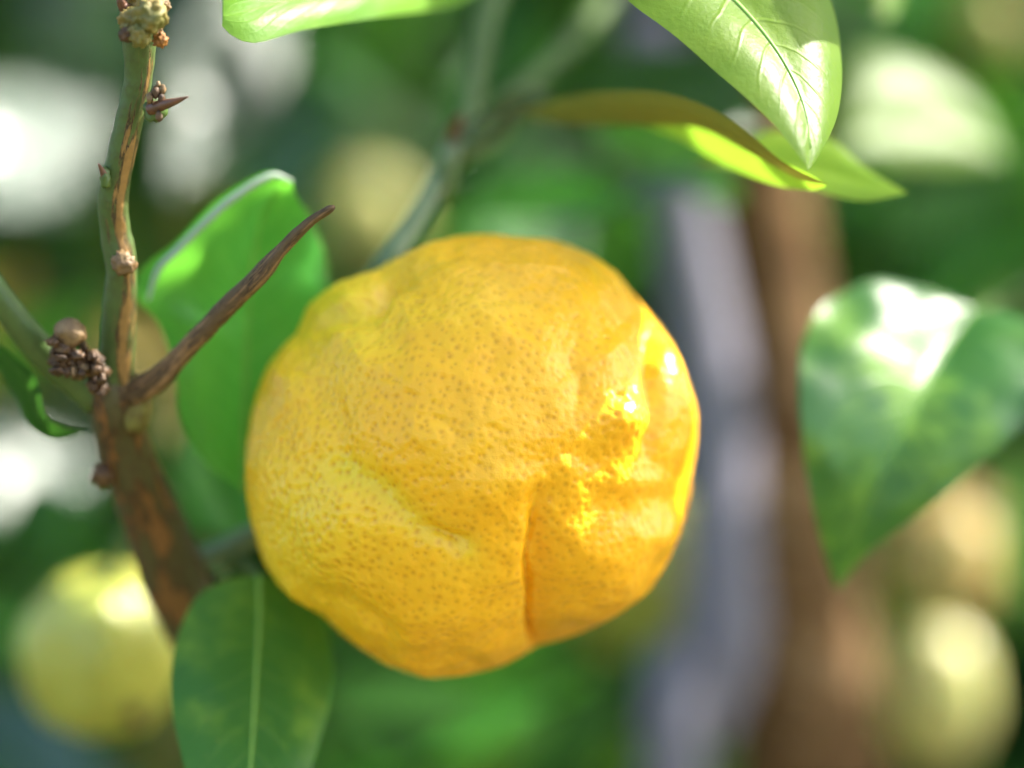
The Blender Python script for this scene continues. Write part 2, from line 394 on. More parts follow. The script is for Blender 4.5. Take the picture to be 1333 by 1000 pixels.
tube('twig', [(600, 180, .558, 13), (690, 105, .60, 14), (740, 60, .63, 14), (800, -20, .67, 14), (900, -200, .76, 16), (985, -360, .86, 18)], 'bark_green', n=40, m=12, seed=14)

# ------------------------------------------------------------------ hero leaves
def leaf_from_lines(mid, left, right, mat, bulge=.10, n=44, m=9, wave=.010, seed=0, rib=True, ribw=4.5, label=None, riboff=1, ripple=.0, roll=.0):
    """mid / left / right: (px,py,depth) from base to tip"""
    cm, cl, cr = [catmull([P(*q)[:] for q in l], n) for l in (mid, left, right)]
    V, F, UV = [], [], []
    for i in range(n):
        t = Vector(cm[min(i+1, n-1)]-cm[max(i-1, 0)])
        across = Vector(cr[i]-cl[i]); nrm = t.cross(across)
        if nrm.length < 1e-9: nrm = Vector((0, -1, 0))
        nrm.normalize()
        if nrm.y > 0: nrm = -nrm
        wd = across.length
        for j in range(-m, m+1):
            e = cl[i] if j < 0 else cr[i]; f = abs(j)/m
            p = Vector(cm[i])*(1-f)+Vector(e)*f
            hw = (Vector(e)-Vector(cm[i])).length
            p += nrm*(bulge*hw*math.sin(math.pi*f)*(1 if f < 1 else 0))
            p += nrm*(wave*wd*f*noise.noise(Vector((i*.22, j*.3+seed*7, seed))))
            p += nrm*(ripple*wd*f*f*math.sin(i/n*15+seed+(2 if j < 0 else 0)))
            if roll and j < 0 and f > .7: p -= nrm*(roll*hw*((f-.7)/.3)**2)
            V.append(p); UV.append((.5+.5*j/m, i/(n-1)))
    c = 2*m+1
    for i in range(n-1):
        for j in range(c-1): a = i*c+j; F.append((a, a+1, a+c+1, a+c))
    lf = part('leaf', mesh_uv('leaf', V, F, UV), M[mat])
    if label: lf['label'] = label
    if rib:
        pts = []
        for i in range(0, n, 4):
            pts.append((Vector(cm[i])+Vector((0, -.00012*riboff, 0)), S(ribw*(1-.8*i/n), mid[0][2])))
        part('midrib', tube_mesh('midrib', pts, 30, 8, .03, seed), M['rib'], lf)
    return lf

# broad bright leaf behind the left twig (tip curled over at the top)
leaf_from_lines([(318, 640, .524), (318, 560, .526), (320, 470, .526), (325, 380, .524), (337, 300, .520), (356, 254, .516), (380, 236, .510)],
                [(318, 640, .524), (262, 590, .520), (238, 520, .516), (222, 430, .512), (194, 388, .510), (230, 328, .507), (290, 268, .506), (336, 237, .507), (356, 229, .508), (380, 236, .510)],
                [(318, 640, .524), (380, 600, .532), (420, 520, .536), (432, 430, .536), (430, 350, .534), (410, 292, .527), (386, 256, .517), (380, 236, .510)],
                'leaf_bright', .10, seed=1, ribw=3.5, roll=.16, wave=.05, ripple=.02, label='broad bright green leaf behind the bare twigs')
lf0 = [o for o in tree.children if o.name.startswith('leaf')][0]
part('curled_margin', tube_mesh('curled_margin', [(P(*q[:3])+Vector((0, .0005, 0)), S(q[3]*.8, .51)) for q in ((192, 392, .508, 3), (205, 352, .506, 5), (230, 326, .505, 6), (262, 294, .504, 6), (292, 266, .504, 6.5), (320, 246, .5045, 6.5), (340, 234, .505, 6), (358, 228, .506, 5), (380, 236, .508, 3))], 50, 10, .12, 5, lump=150), M['leaf_under'], lf0)  # tube along the curled edge, its pale colour stands for rim light
leaf_from_lines([(250, 545, .575), (262, 590, .578), (280, 640, .58), (300, 680, .58), (318, 704, .58)],
                [(250, 545, .575), (236, 590, .572), (238, 640, .572), (255, 685, .575), (318, 704, .58)],
                [(250, 545, .575), (300, 560, .585), (345, 600, .587), (350, 660, .585), (318, 704, .58)],
                'leaf_mid', .08, seed=2, rib=False)
# oval mottled leaf under the fruit
leaf_from_lines([(338, 748, .520), (338, 800, .516), (334, 870, .510), (330, 940, .504), (326, 1000, .498), (322, 1090, .490), (318, 1150, .486)],
                [(338, 748, .520), (290, 756, .518), (250, 785, .514), (226, 850, .507), (224, 920, .502), (240, 1000, .495), (270, 1080, .488), (318, 1150, .486)],
                [(338, 748, .520), (375, 755, .527), (410, 785, .527), (432, 845, .523), (430, 910, .516), (405, 1000, .505), (365, 1090, .493), (318, 1150, .486)],
                'leaf_lower', .07, seed=3, ribw=3.6, label='oval mottled green leaf hanging under the ripe fruit')
tube('petiole', [(290, 715, .537, 8), (318, 735, .534, 8), (338, 752, .521, 6)], 'bark_green', n=12, m=10)
# big folded fresh leaf, upper right
leaf_from_lines([(830, -130, .487), (900, -50, .483), (960, 5, .479), (1010, 65, .474), (1042, 125, .470), (1055, 180, .466), (1052, 222, .463)],
                [(830, -130, .487), (770, -70, .478), (815, -3, .474), (880, 48, .469), (940, 100, .466), (1000, 155, .4635), (1040, 203, .4625), (1052, 222, .463)],
                [(830, -130, .487), (930, -130, .492), (1030, -80, .493), (1080, -5, .490), (1096, 85, .483), (1090, 150, .476), (1070, 196, .467), (1052, 222, .463)],
                'leaf_fresh', .12, seed=4, ribw=5, label='folded fresh yellow-green leaf in sun above the ripe fruit')
# leaf with olive underside below it
leaf_from_lines([(668, 152, .560), (740, 150, .540), (830, 148, .520), (910, 160, .505), (980, 195, .495), (1040, 228, .488), (1078, 240, .485)],
                [(668, 152, .560), (735, 126, .535), (830, 118, .512), (905, 132, .498), (965, 165, .490), (1015, 208, .485), (1050, 228, .483), (1078, 240, .485)],
                [(668, 152, .560), (735, 162, .546), (830, 164, .526), (905, 166, .509), (970, 196, .499), (1036, 232, .491), (1078, 240, .485)],
                'leaf_olive', .10, seed=5, rib=False, label='edge-on olive leaf under the fresh sunlit leaf')
tube('petiole', [(604, 190, .558, 8), (635, 160, .556, 9), (668, 152, .560, 7), (690, 150, .556, 5)], 'bark_pale', n=14, m=10)
leaf_from_lines([(604, 180, .558), (640, 150, .555), (680, 130, .553), (720, 112, .555)],
                [(604, 180, .558), (620, 150, .553), (670, 118, .550), (720, 112, .555)],
                [(604, 180, .558), (650, 165, .558), (695, 145, .556), (720, 112, .555)],
                'leaf_pale', .05, seed=15, n=16, m=4, rib=False)
leaf_from_lines([(800, 150, .530), (880, 152, .520), (950, 178, .508), (1010, 214, .498), (1060, 236, .491), (1076, 243, .489)],
                [(800, 150, .530), (880, 140, .515), (955, 165, .503), (1015, 207, .494), (1060, 230, .489), (1076, 243, .489)],
                [(800, 150, .530), (880, 180, .53), (940, 212, .52), (1000, 238, .508), (1052, 248, .496), (1076, 243, .489)],
                'leaf_fresh', .06, seed=16, rib=False)
# dark leaf whose upper side lies behind the two
leaf_from_lines([(700, 120, .63), (770, 108, .62), (850, 105, .61), (930, 120, .605), (1000, 165, .60)],
                [(700, 120, .63), (770, 80, .635), (860, 70, .63), (950, 85, .62), (1000, 165, .60)],
                [(700, 120, .63), (770, 130, .60), (850, 150, .59), (930, 165, .59), (1000, 165, .60)],
                'leaf_dark', .08, seed=6, rib=False)
# bright leaf tip right of the folded pair
leaf_from_lines([(900, 215, .535), (990, 215, .525), (1070, 225, .518), (1130, 240, .512), (1182, 252, .508)],
                [(900, 215, .535), (990, 170, .545), (1075, 180, .535), (1125, 218, .52), (1182, 252, .508)],
                [(900, 215, .535), (980, 225, .52), (1050, 245, .512), (1120, 262, .508), (1182, 252, .508)],
                'leaf_fresh', .08, seed=7, rib=False)
# heavy leaf with sun patches, right
leaf_from_lines([(1268, 402, .562), (1240, 440, .556), (1195, 520, .543), (1150, 610, .537), (1115, 690, .537), (1090, 768, .541)],
                [(1268, 402, .562), (1215, 378, .561), (1150, 367, .557), (1080, 388, .548), (1046, 450, .539), (1041, 540, .532), (1054, 640, .532), (1072, 715, .537), (1090, 768, .541)],
                [(1268, 402, .562), (1320, 410, .563), (1375, 440, .557), (1385, 490, .550), (1340, 545, .543), (1270, 610, .538), (1200, 668, .536), (1130, 720, .538), (1090, 768, .541)],
                'leaf_sun', .07, seed=8, ribw=1.2, wave=.045, label='broad pointed leaf with sun glints right of the trunk')
tube('petiole', [(1425, 330, .68, 6), (1350, 365, .64, 5), (1300, 390, .60, 5), (1262, 408, .563, 4)], 'bark_green', n=14, m=10)
tube('twig', [(1010, -380, .88, 24), (1200, -150, .75, 20), (1420, 50, .68, 16), (1440, 200, .64, 13), (1425, 330, .68, 10), (1430, 480, .70, 7)], 'bark_green', n=40, m=12, seed=21)
# pale sunlit leaf behind, upper right
leaf_from_lines([(1085, 190, .70), (1140, 170, .711), (1200, 160, .721), (1260, 175, .728), (1308, 208, .731)],
                [(1085, 190, .70), (1090, 110, .713), (1130, 66, .725), (1210, 90, .733), (1275, 140, .736), (1308, 208, .731)],
                [(1085, 190, .70), (1120, 208, .705), (1190, 216, .713), (1260, 214, .724), (1308, 208, .731)],
                'leaf_fresh', .10, seed=9, rib=False)
# leaf cut by the top edge
leaf_from_lines([(640, -20, .55), (560, -25, .53), (470, -15, .505), (380, 0, .49), (320, 15, .482), (290, 20, .48)],
                [(640, -20, .55), (560, -60, .535), (450, -80, .515), (350, -50, .498), (296, -10, .485), (290, 20, .48)],
                [(640, -20, .55), (590, 8, .535), (500, 22, .507), (400, 38, .489), (330, 56, .480), (292, 38, .479), (290, 20, .48)],
                'leaf_fresh', .08, seed=10, rib=False, label='yellow-green leaf above the bright green leaf')
# strap-like curled leaf at the left fork
leaf_from_lines([(-40, 420, .50), (0, 460, .50), (35, 500, .50), (50, 545, .503), (75, 565, .505), (115, 562, .506)],
                [(-40, 420, .50), (8, 455, .498), (48, 495, .498), (58, 540, .50), (80, 555, .503), (115, 562, .506)],
                [(-40, 420, .50), (-12, 470, .503), (18, 515, .505), (38, 556, .508), (72, 574, .508), (115, 562, .506)],
                'leaf_dark', .08, seed=11, n=30, m=5, rib=False)

# ------------------------------------------------------------------ generic leaves of the tree
def generic_leaf(seed, L=.075, wd=.4, fold=.18, curl=.25, n=11, m=3):
    r = random.Random(seed); V, F, UV = [], [], []
    for i in range(n):
        t = i/(n-1)
        h = wd*L*.5*(math.sin(math.pi*min(1, t*1.0)**.85)**.8)*(1-.25*t)+(0.0006 if 0 < i < n-1 else .0003)
        z0 = -curl*L*t*t*.5
        for j in range(-m, m+1):
            f = j/m
            V.append(Vector((f*h, t*L, z0+abs(f)*h*fold+.03*L*abs(f)*math.sin(t*9+seed+(1 if j < 0 else 3)))))
            UV.append((.5+.5*f, t))
    c = 2*m+1
    for i in range(n-1):
        for j in range(c-1): a = i*c+j; F.append((a, a+1, a+c+1, a+c))
    return V, F, UV
LIB = []
LIBW = [.42, .5, .36, .45, .55, .4]
for k in range(6):
    LIB.append(generic_leaf(k, L=1.0, wd=[.42, .5, .36, .45, .55, .4][k], fold=[.15, .25, .1, .3, .05, .2][k], curl=[.2, .5, -.1, .35, .15, .6][k]))
LIBM = {}
def lib_mesh(k, mat):
    if (k, mat) not in LIBM:
        V, F, UV = LIB[k]; me = mesh_uv('leaf', V, F, UV); me.materials.append(M[mat])
        me.polygons.foreach_set('use_smooth', [True]*len(me.polygons)); LIBM[(k, mat)] = me
    return LIBM[(k, mat)]
def frame(axis, nrm):
    y = axis.normalized(); z = (nrm-y*nrm.dot(y)).normalized(); x = y.cross(z)
    return Matrix((x, y, z)).transposed()
def put_leaf(base, axis, nrm, L, mat, k=0, W_=1.0):
    o = bpy.data.objects.new('leaf', lib_mesh(k, mat)); COL.objects.link(o); o.parent = tree
    m = frame(axis, nrm).to_4x4() @ Matrix.Diagonal((L*W_, L, L, 1)); m.translation = base-TB
    o.matrix_local = m
    return o
VIEW = Vector((0, -1, 0))
HALF = (SUN+VIEW).normalized()
def img_leaf(px0, py0, d0, px1, py1, d1, nrm, mat, k=0, W_=1.0):
    """leaf whose base and tip are given; nrm: way its upper side faces"""
    if d1 is None:                                  # tilt the blade so that its plane is square to nrm
        d1 = d0
        for _ in range(4):
            q = P(px1, py1, d1)-P(px0, py0, d0); d1 = d0+max(-.09, min(.09, -(q.x*nrm.x+q.z*nrm.z)/nrm.y))
    a, b = P(px0, py0, d0), P(px1, py1, d1); ax = b-a
    put_leaf(a, ax, nrm, ax.length, mat, k, W_)
V3 = lambda *a: Vector(a).normalized()
# bluish glinting leaves, left
img_leaf(-90, 260, .88, 150, 95, None, HALF, 'leaf_pale', 4, .9)
img_leaf(345, -20, .92, 235, 235, None, HALF, 'leaf_pale', 4, .62)
img_leaf(-90, 600, .95, 140, 610, None, HALF, 'leaf_pale', 4, 1.1)
img_leaf(60, -60, .95, 160, 150, .95, V3(-.5, -.5, .7), 'leaf_pale', 1, 1.2)
img_leaf(250, -80, .98, 190, 120, .95, V3(-.3, -.6, .7), 'leaf_pale', 0, 1.1)
img_leaf(20, 640, .80, 170, 760, .74, V3(-.2, -.6, .8), 'leaf_mid', 0, .8)
img_leaf(-20, 830, .80, 150, 640, .74, V3(.1, -.7, .7), 'leaf_mid', 2, 1.0)
img_leaf(-60, 930, .85, 120, 1010, .80, V3(-.5, -.3, .8), 'leaf_pale', 1, 1.0)
img_leaf(330, 290, .95, 430, 110, 1.0, V3(-.4, -.5, .7), 'leaf_pale', 0, 1.2)
# between the twigs above the fruit
img_leaf(560, 320, .74, 790, 190, .70, V3(.2, -.6, .7), 'leaf_bright', 1, 1.0)
img_leaf(950, 215, .66, 715, 310, .64, V3(-.35, -.35, .85), 'leaf_pale', 2, .8)
img_leaf(790, 150, .72, 960, 240, .68, V3(.2, -.8, .5), 'leaf_bright', 0, 1.2)
img_leaf(640, 60, .72, 560, 200, .70, V3(.3, -.7, .4), 'leaf_mid', 0, .7)
img_leaf(620, -40, .75, 700, 120, .72, V3(.1, -.8, -.3), 'leaf_dark', 0, 1.0)
img_leaf(930, 60, .75, 1110, -60, .78, V3(0, -.8, .4), 'leaf_mid', 3, 1.0)
img_leaf(1150, -45, .62, 1162, 18, .60, HALF, 'leaf_fresh', 0, .8)
img_leaf(500, 130, .9, 400, 60, .9, V3(0, -.6, .6), 'leaf_mid', 3, 1.0)
# below the fruit
img_leaf(420, 900, .80, 720, 930, .76, V3(.1, -.5, .9), 'leaf_mid', 0, 1.1)
img_leaf(440, 1040, .78, 780, 900, .74, V3(.1, -.3, .9), 'leaf_bright', 2, 1.0)
img_leaf(640, 1040, .72, 880, 880, .72, V3(.1, -.5, -.8), 'leaf_dark', 1, .8)
img_leaf(560, 1030, .85, 900, 960, .84, V3(.3, -.5, .8), 'leaf_fresh', 0, .9)
# right side
img_leaf(1330, 200, .85, 1120, 330, .80, V3(-.6, -.6, .1), 'leaf_dark', 0, 1.0)
img_leaf(1350, 280, .9, 1180, 420, .85, V3(-.5, -.7, .1), 'leaf_mid', 1, 1.1)
img_leaf(1200, 600, .85, 1370, 720, .83, V3(.4, -.5, .7), 'leaf_yellow', 0, 1.0)
img_leaf(1330, 560, .78, 1310, 840, .76, V3(.5, -.7, .3), 'leaf_fresh', 2, .6)
img_leaf(1290, 360, .9, 1330, 450, .9, HALF, 'leaf_fresh', 4, 1.1)
img_leaf(1100, 1040, .85, 1140, 800, .86, V3(-.5, -.7, .1), 'leaf_dark', 0, .8)
# points kept sunlit, and the width of the gap kept open above each
OPEN = [(P(a, b, d), rr) for a, b, d, rr in ((975, 85, .470, .004), (775, 540, .479, .0025), (800, 545, .479, .0035), (820, 570, .481, .002), (885, 600, .505, .002),
        (885, 470, .505, .007), (895, 530, .510, .006), (30, 190, .89, .04), (90, 150, .91, .04), (290, 100, .89, .04), (60, 605, .99, .045), (1030, 320, .85, .03), (1025, 260, .85, .03),
        (1190, 130, .72, .02), (1250, 170, .73, .02), (1150, 420, .55, .025), (1100, 520, .537, .015), (75, 790, .628, .008), (320, 1000, .51, .008),
        (480, 285, 1.25, .04), (1220, 900, .92, .04), (1220, 700, 1.0, .02), (1290, 30, 1.35, .04), (600, 930, .77, .02))]
def dist_ray(q, o):
    w_ = q-o; t = w_.dot(SUN)
    return 9 if t < .01 else (w_-SUN*t).length
# random leaves of the same tree, behind
rl = random.Random(3)
SEEN = ((480, 285, 1.25, 95), (1222, 905, .92, 120), (1225, 725, 1.0, 100), (1290, 30, 1.35, 80), (60, 180, .93, 150), (290, 110, .9, 130), (50, 610, 1.0, 130), (1190, 150, .73, 130), (838, 760, .92, 130), (132, 848, .64, 140))
def clear(q, ax, L):
    for f in (0, .5, 1):
        p = q+ax*L*f; d = p.y-CAM_Y; px = 666.5+p.x/K/d; py = 500-(p.z-CAM_Z)/K/d
        if any(d < e and math.hypot(px-a, py-b) < c for a, b, e, c in SEEN): return False
        if any(dist_ray(p, o) < rr+.012 for o, rr in OPEN): return False
    return True
cnt = 0
while cnt < 235:
    d = rl.uniform(.80, 1.5); px, py = rl.uniform(-150, 1480), rl.uniform(-150, 1150)
    if 860 < px < 1130 and d < 1.0: continue
    L = rl.uniform(.05, .085)
    ax = V3(rl.gauss(0, 1), rl.gauss(0, .6), rl.gauss(-.35, .6)); nr = V3(rl.gauss(.1, .5), rl.gauss(-.3, .5), rl.gauss(.7, .4))
    if not clear(P(px, py, d), ax, L): continue
    left = px < 420
    mat = rl.choice(['leaf_dark', 'leaf_dark', 'leaf_mid', 'leaf_mid', 'leaf_bright' if not left else 'leaf_yellow', 'leaf_pale' if left and rl.random() < .4 else 'leaf_dark'])
    put_leaf(P(px, py, d), ax, nr, L, mat, rl.randrange(6)); cnt += 1

# unseen leaves added outside the frame to shade the fruit and darken the background
FV, FF, FU = [], [], []
def add_stuff(base, axis, nrm, L, k):
    V, F, UV = LIB[k]; m = frame(axis, nrm); o = len(FV)
    for v in V: FV.append(base+m@(v*L))
    FF.extend(tuple(a+o for a in f) for f in F); FU.extend(UV)
def shade(px, py, d, t, L, ang=0., k=0):
    """leaf hanging on the sun's side of a point of the place"""
    c = P(px, py, d)+SUN*t
    u = SUN.cross(Vector((0, 0, 1))).normalized(); v = SUN.cross(u)
    ax = u*math.cos(ang)+v*math.sin(ang)
    add_stuff(c-ax*L*.5, ax, (SUN+V3(rl.gauss(0, 1), rl.gauss(0, 1), rl.gauss(0, 1))*.25), L, k)
def in_view(q, mg=.012):
    d = q.y-CAM_Y
    return d > 0 and abs(q.x) < .18*d+mg and abs(q.z-CAM_Z) < .135*d+mg
def try_leaf(base, axis, nrm, L, k, need=None):
    V, F, UV = LIB[k]; m = frame(axis, nrm); pts = [base+m@(v*L) for v in V]
    if any(in_view(q) for q in pts): return False
    for o, rr in OPEN:
        if (base-o).length > 1.5: continue
        if min(dist_ray(q, o) for q in pts) < rr+.0015: return False
    if need is not None:
        mt = m.transposed(); dl = mt@SUN; hit = []
        for i, o in enumerate(need):                       # does the sun's ray to that point cross the blade?
            q = mt@(o-base); q = q-dl*(q.z/dl.z); t = q.y/L
            if .03 < t < .97 and abs(q.x) < .92*LIBW[k]*L*.5*(math.sin(math.pi*t**.85)**.8)*(1-.25*t) and (o-base).dot(SUN) < -.02: hit.append(i)
        if len(hit) < 1: return False
        for i in reversed(hit): need.pop(i)
    add_stuff(base, axis, nrm, L, k); return True
# points that the added leaves must shade
need = [P(a, b, d) for a in range(350, 900, 16) for b in range(320, 880, 16)
        for d in [.512-.036*math.sqrt(max(0, 1-((a-612)/292)**2-((b-593)/288)**2))]
        if ((a-612)/292)**2+((b-593)/288)**2 < .97 and (a-612)+(593-b) > -60 and not (745 < a < 840 and 500 < b < 600) and not (855 < a and 410 < b < 640)]
need += [P(*q) for q in ((575, 225, .55), (560, 252, .545), (545, 280, .54), (530, 302, .536), (515, 325, .532), (622, 60, .58), (622, 90, .575), (610, 140, .565), (632, 20, .59), (680, 112, .595), (710, 85, .61), (740, 60, .63), (770, 20, .65))]
need += [P(a, b, .556) for a in range(1215, 1360, 18) for b in range(440, 620, 18) if (a-1268)*.9+(b-402)*.47 > 25]
need += [P(a, b, .615) for a in range(160, 235, 20) for b in range(770, 930, 25)]
need += [P(a, b, .52) for a in range(240, 430, 30) for b in range(780, 930, 30)]
bpy.context.view_layer.update(); DG = bpy.context.evaluated_depsgraph_get()
print('shade points', len(need)); need = [q for q in need if not SC.ray_cast(DG, q+SUN*.006, SUN)[0]]; print('still open', len(need))
uu = SUN.cross(Vector((0, 0, 1))).normalized(); vv = SUN.cross(uu)
tries = 0; shaders = 0
while need and tries < 14000:
    tries += 1
    o = rl.choice(need)+SUN*rl.uniform(.12, .30); a = rl.uniform(0, 2*math.pi); ax = uu*math.cos(a)+vv*math.sin(a)
    L = rl.uniform(.022, .06) if tries > 1500 else rl.uniform(.06, .085)
    if try_leaf(o-ax*L*rl.uniform(.2, .8), ax, SUN+V3(rl.gauss(0, 1), rl.gauss(0, 1), rl.gauss(0, 1))*.3, L, rl.choice([0, 1, 3, 4]), need): shaders += 1
print('shade leaves', shaders, 'uncovered', len(need))
for k in range(4600):  # more unseen leaves, added to keep sun and sky off the background
    p = Vector((TB.x+rl.gauss(-.05, .42), TB.y+rl.gauss(.25, .35), 1.5+abs(rl.gauss(0, .45))))
    if k % 5 == 0: p.z = rl.uniform(.75, 1.3)
    if p.y < .12 and rl.random() < .85: continue
    try_leaf(p, V3(rl.gauss(0, 1), rl.gauss(0, 1), rl.gauss(-.3, .6)), V3(rl.gauss(.2, .5), rl.gauss(-.2, .5), 1), rl.uniform(.05, .085), rl.randrange(6))
me = mesh_uv('foliage', FV, FF, FU); fo = part('foliage', me, M['leaf_mid']); fo['kind'] = 'stuff'  # the unseen added leaves, joined in one mesh
# limbs carrying those added leaves
for k, (x, y, z) in enumerate(((.13, -.13, 1.60), (-.25, .2, 2.0), (.45, .5, 2.1), (.1, .8, 2.1), (-.1, .5, 2.3))):
    q = P(985, -350, .87)+Vector((-.015, .01, .10)); e = Vector((x, y, z)); mid = (q+e)/2+Vector((0, 0, .06))
    part('limb', tube_mesh('limb', [(q, .012), (mid, .008), (e, .003)], 30, 10, .1, 30+k), M['bark_brown'])

# ------------------------------------------------------------------ the ripe fruit
def ripe_fruit():
    CX, CY, R0, D = 612, 593, 292.0, .512
    R = S(R0, D-.012)
    c = P(CX, CY, D)
    fr = empty('citrus_fruit', c, 'large ripe yellow bumpy citrus fruit with deep crease, hanging among leaves', 'fruit')
    V, F = ico_dirs(8)
    V = V+np.array([0, -.55, 0])*(1+0*V[:, :1]); V /= np.linalg.norm(V, axis=1)[:, None]      # denser mesh on one side
    out = [(520, 333), (560, 314), (600, 305), (660, 306), (720, 312), (770, 330), (805, 355), (835, 395), (862, 425), (885, 460), (908, 530), (909, 570), (900, 625), (888, 690), (868, 735), (840, 775),
           (790, 808), (740, 830), (700, 841), (660, 865), (610, 878), (560, 883), (510, 868), (470, 845), (420, 802), (372, 772), (345, 735), (330, 690), (320, 620), (324, 560), (335, 510),
           (352, 470), (386, 432), (400, 398), (440, 366), (490, 350)]
    oa = np.array([math.atan2(CY-b, a-CX) for a, b in out]); orr = np.array([math.hypot(a-CX, b-CY)/R0 for a, b in out])
    o = np.argsort(oa); oa, orr = oa[o], orr[o]
    oa = np.concatenate([oa-2*math.pi, oa, oa+2*math.pi]); orr = np.tile(orr, 3)
    ang = np.arctan2(V[:, 2], V[:, 0]); rho = np.hypot(V[:, 0], V[:, 2])
    sil = sum(np.interp(ang+q, oa, orr)*wt for q, wt in ((-.03, .25), (0, .5), (.03, .25)))
    rad = 1+(sil-1)*np.clip(rho, 0, 1)**2.2
    rad = np.where(V[:, 1] > 0, rad, rad)
    u = V[:, 0]*rad; v = V[:, 2]*rad; front = np.clip(-V[:, 1]*3+.4, 0, 1)
    U = lambda px: (px-CX)/R0
    Wv = lambda py: (CY-py)/R0
    def seg_dist(line):
        best = np.full(len(u), 9.0); side = np.zeros(len(u)); tt = np.zeros(len(u)); L = len(line)-1
        for i in range(L):
            ax, ay = U(line[i][0]), Wv(line[i][1]); bx, by = U(line[i+1][0]), Wv(line[i+1][1])
            dx, dy = bx-ax, by-ay; t = np.clip(((u-ax)*dx+(v-ay)*dy)/(dx*dx+dy*dy), 0, 1)
            d = np.hypot(u-ax-t*dx, v-ay-t*dy); k = d < best
            best = np.where(k, d, best); side = np.where(k, np.sign((u-ax)*dy-(v-ay)*dx), side); tt = np.where(k, (i+t)/L, tt)
        return best, side, tt
    h = np.zeros(len(u))
    wob = np.array([noise.noise(Vector(p)*7)*.025 for p in V])
    def groove(line, wdt, dep, taper=True):
        nonlocal h
        d, s, t = seg_dist(line); d = np.abs(d+wob*np.clip(d*8, 0, 1))
        k = np.sin(np.pi*np.clip(t*.9+.08, 0, 1))**.5 if taper else np.clip(t*1.8, 0, 1)**1.3
        h -= front*dep*k*np.exp(-(d/wdt)**2)
        return d, s, t
    def bump(px, py, wdt, a, w2=None):
        nonlocal h
        w2 = w2 or wdt
        h += front*a*np.exp(-((u-U(px))/wdt)**2-((v-Wv(py))/w2)**2)
    groove([(716, 628), (704, 650), (697, 690), (694, 740)], .055, .022)
    groove([(697, 690), (691, 750), (696, 850)], .09, .018, False)
    d, s, t = groove([(708, 636), (699, 662), (695, 690), (688, 720), (693, 765), (690, 800), (697, 850)], .020, .040, False)
    
    # lobe right of the crease lies lower than the left one, then swells
    lx = 692+8*np.sin((593-v*R0-CY)*0); st = 1/(1+np.exp(-(u-U(694))/.012)); low = 1/(1+np.exp((v-Wv(655))/.05))
    h -= front*.048*st*low*np.exp(-((u-U(694))/.26)**2)
    groove([(712, 632), (690, 640), (660, 660)], .06, .02)
    groove([(706, 640), (760, 655), (820, 655), (890, 640)], .10, .036, False)
    groove([(848, 410), (846, 470), (850, 540), (842, 600)], .038, .050)
    groove([(455, 600), (500, 622), (555, 676), (612, 702)], .075, .042)
    groove([(560, 676), (590, 690), (615, 694)], .03, .025)
    groove([(392, 440), (420, 500), (450, 560), (460, 600)], .08, .028)
    groove([(420, 420), (470, 395), (510, 372), (540, 350)], .055, .052)
    groove([(500, 345), (505, 375), (490, 400)], .05, .03)
    groove([(548, 535), (585, 545), (600, 560)], .018, .004)
    groove([(630, 548), (665, 560)], .018, .003)
    groove([(742, 470), (752, 500), (745, 530)], .03, .012)
    groove([(640, 870), (600, 840), (540, 830)], .06, .012)
    groove([(440, 760), (500, 800), (520, 850)], .07, .022)
    bump(450, 375, .11, .045); bump(560, 338, .13, .042); bump(430, 690, .22, .035); bump(560, 790, .22, .03)
    bump(790, 745, .24, .050); bump(805, 540, .12, .062); bump(885, 500, .12, .035, .25); bump(370, 610, .16, .03); bump(620, 440, .3, .02)
    bump(640, 620, .14, .02); bump(850, 680, .12, .02)
    lowf = np.array([noise.noise(Vector(p)*2.3+Vector((3, 1, 0)))*.022+noise.noise(Vector(p)*5+Vector((0, 4, 2)))*.020+noise.noise(Vector(p)*11)*.009+noise.noise(Vector(p)*20)*.0025 for p in V])
    # oil-gland pores: blue-noise points on the surface
    rng = np.random.default_rng(5); PN = 6800
    i = np.arange(PN)+.5; ph = np.arccos(1-2*i/PN); th = math.pi*(1+5**.5)*i
    pts = np.stack([np.cos(th)*np.sin(ph), np.sin(th)*np.sin(ph), np.cos(ph)], 1)+rng.normal(0, .0105, (PN, 3))
    pts /= np.linalg.norm(pts, axis=1)[:, None]
    kd = kdtree.KDTree(PN)
    for q, p in enumerate(pts): kd.insert(p, q)
    kd.balance()
    psz = rng.uniform(.60, 1.30, PN); pst = rng.uniform(.55, 1.0, PN)
    dd = np.empty(len(V)); d2 = np.empty(len(V)); si = np.empty(len(V)); sx = np.empty(len(V))
    for q, p in enumerate(V):
        r = kd.find_n(p, 2); dd[q] = r[0][2]; d2[q] = r[1][2]; si[q] = psz[r[0][1]]; sx[q] = pst[r[0][1]]
    pore = np.exp(-(dd/(.0088*si))**2)*sx
    rough = np.clip(.36+1.15*np.exp(-((u-U(385))/.38)**2-((v-Wv(660))/.60)**2)+.8*np.exp(-((u-U(480))/.35)**2-((v-Wv(350))/.2)**2)+.4*np.exp(-((u-U(800))/.15)**2-((v-Wv(540))/.2)**2), 0, 1.4)
    mid = np.clip(dd/.022, 0, 1)
    fine = .0064*rough*(mid**1.2)-.0018*pore+.0034*rough*np.array([noise.noise(Vector(p)*38) for p in V])
    rad = rad*(1+1.4*h+lowf*(.35+.65*front))+fine
    X = V*rad[:, None]*R; X[:, 1] *= .98
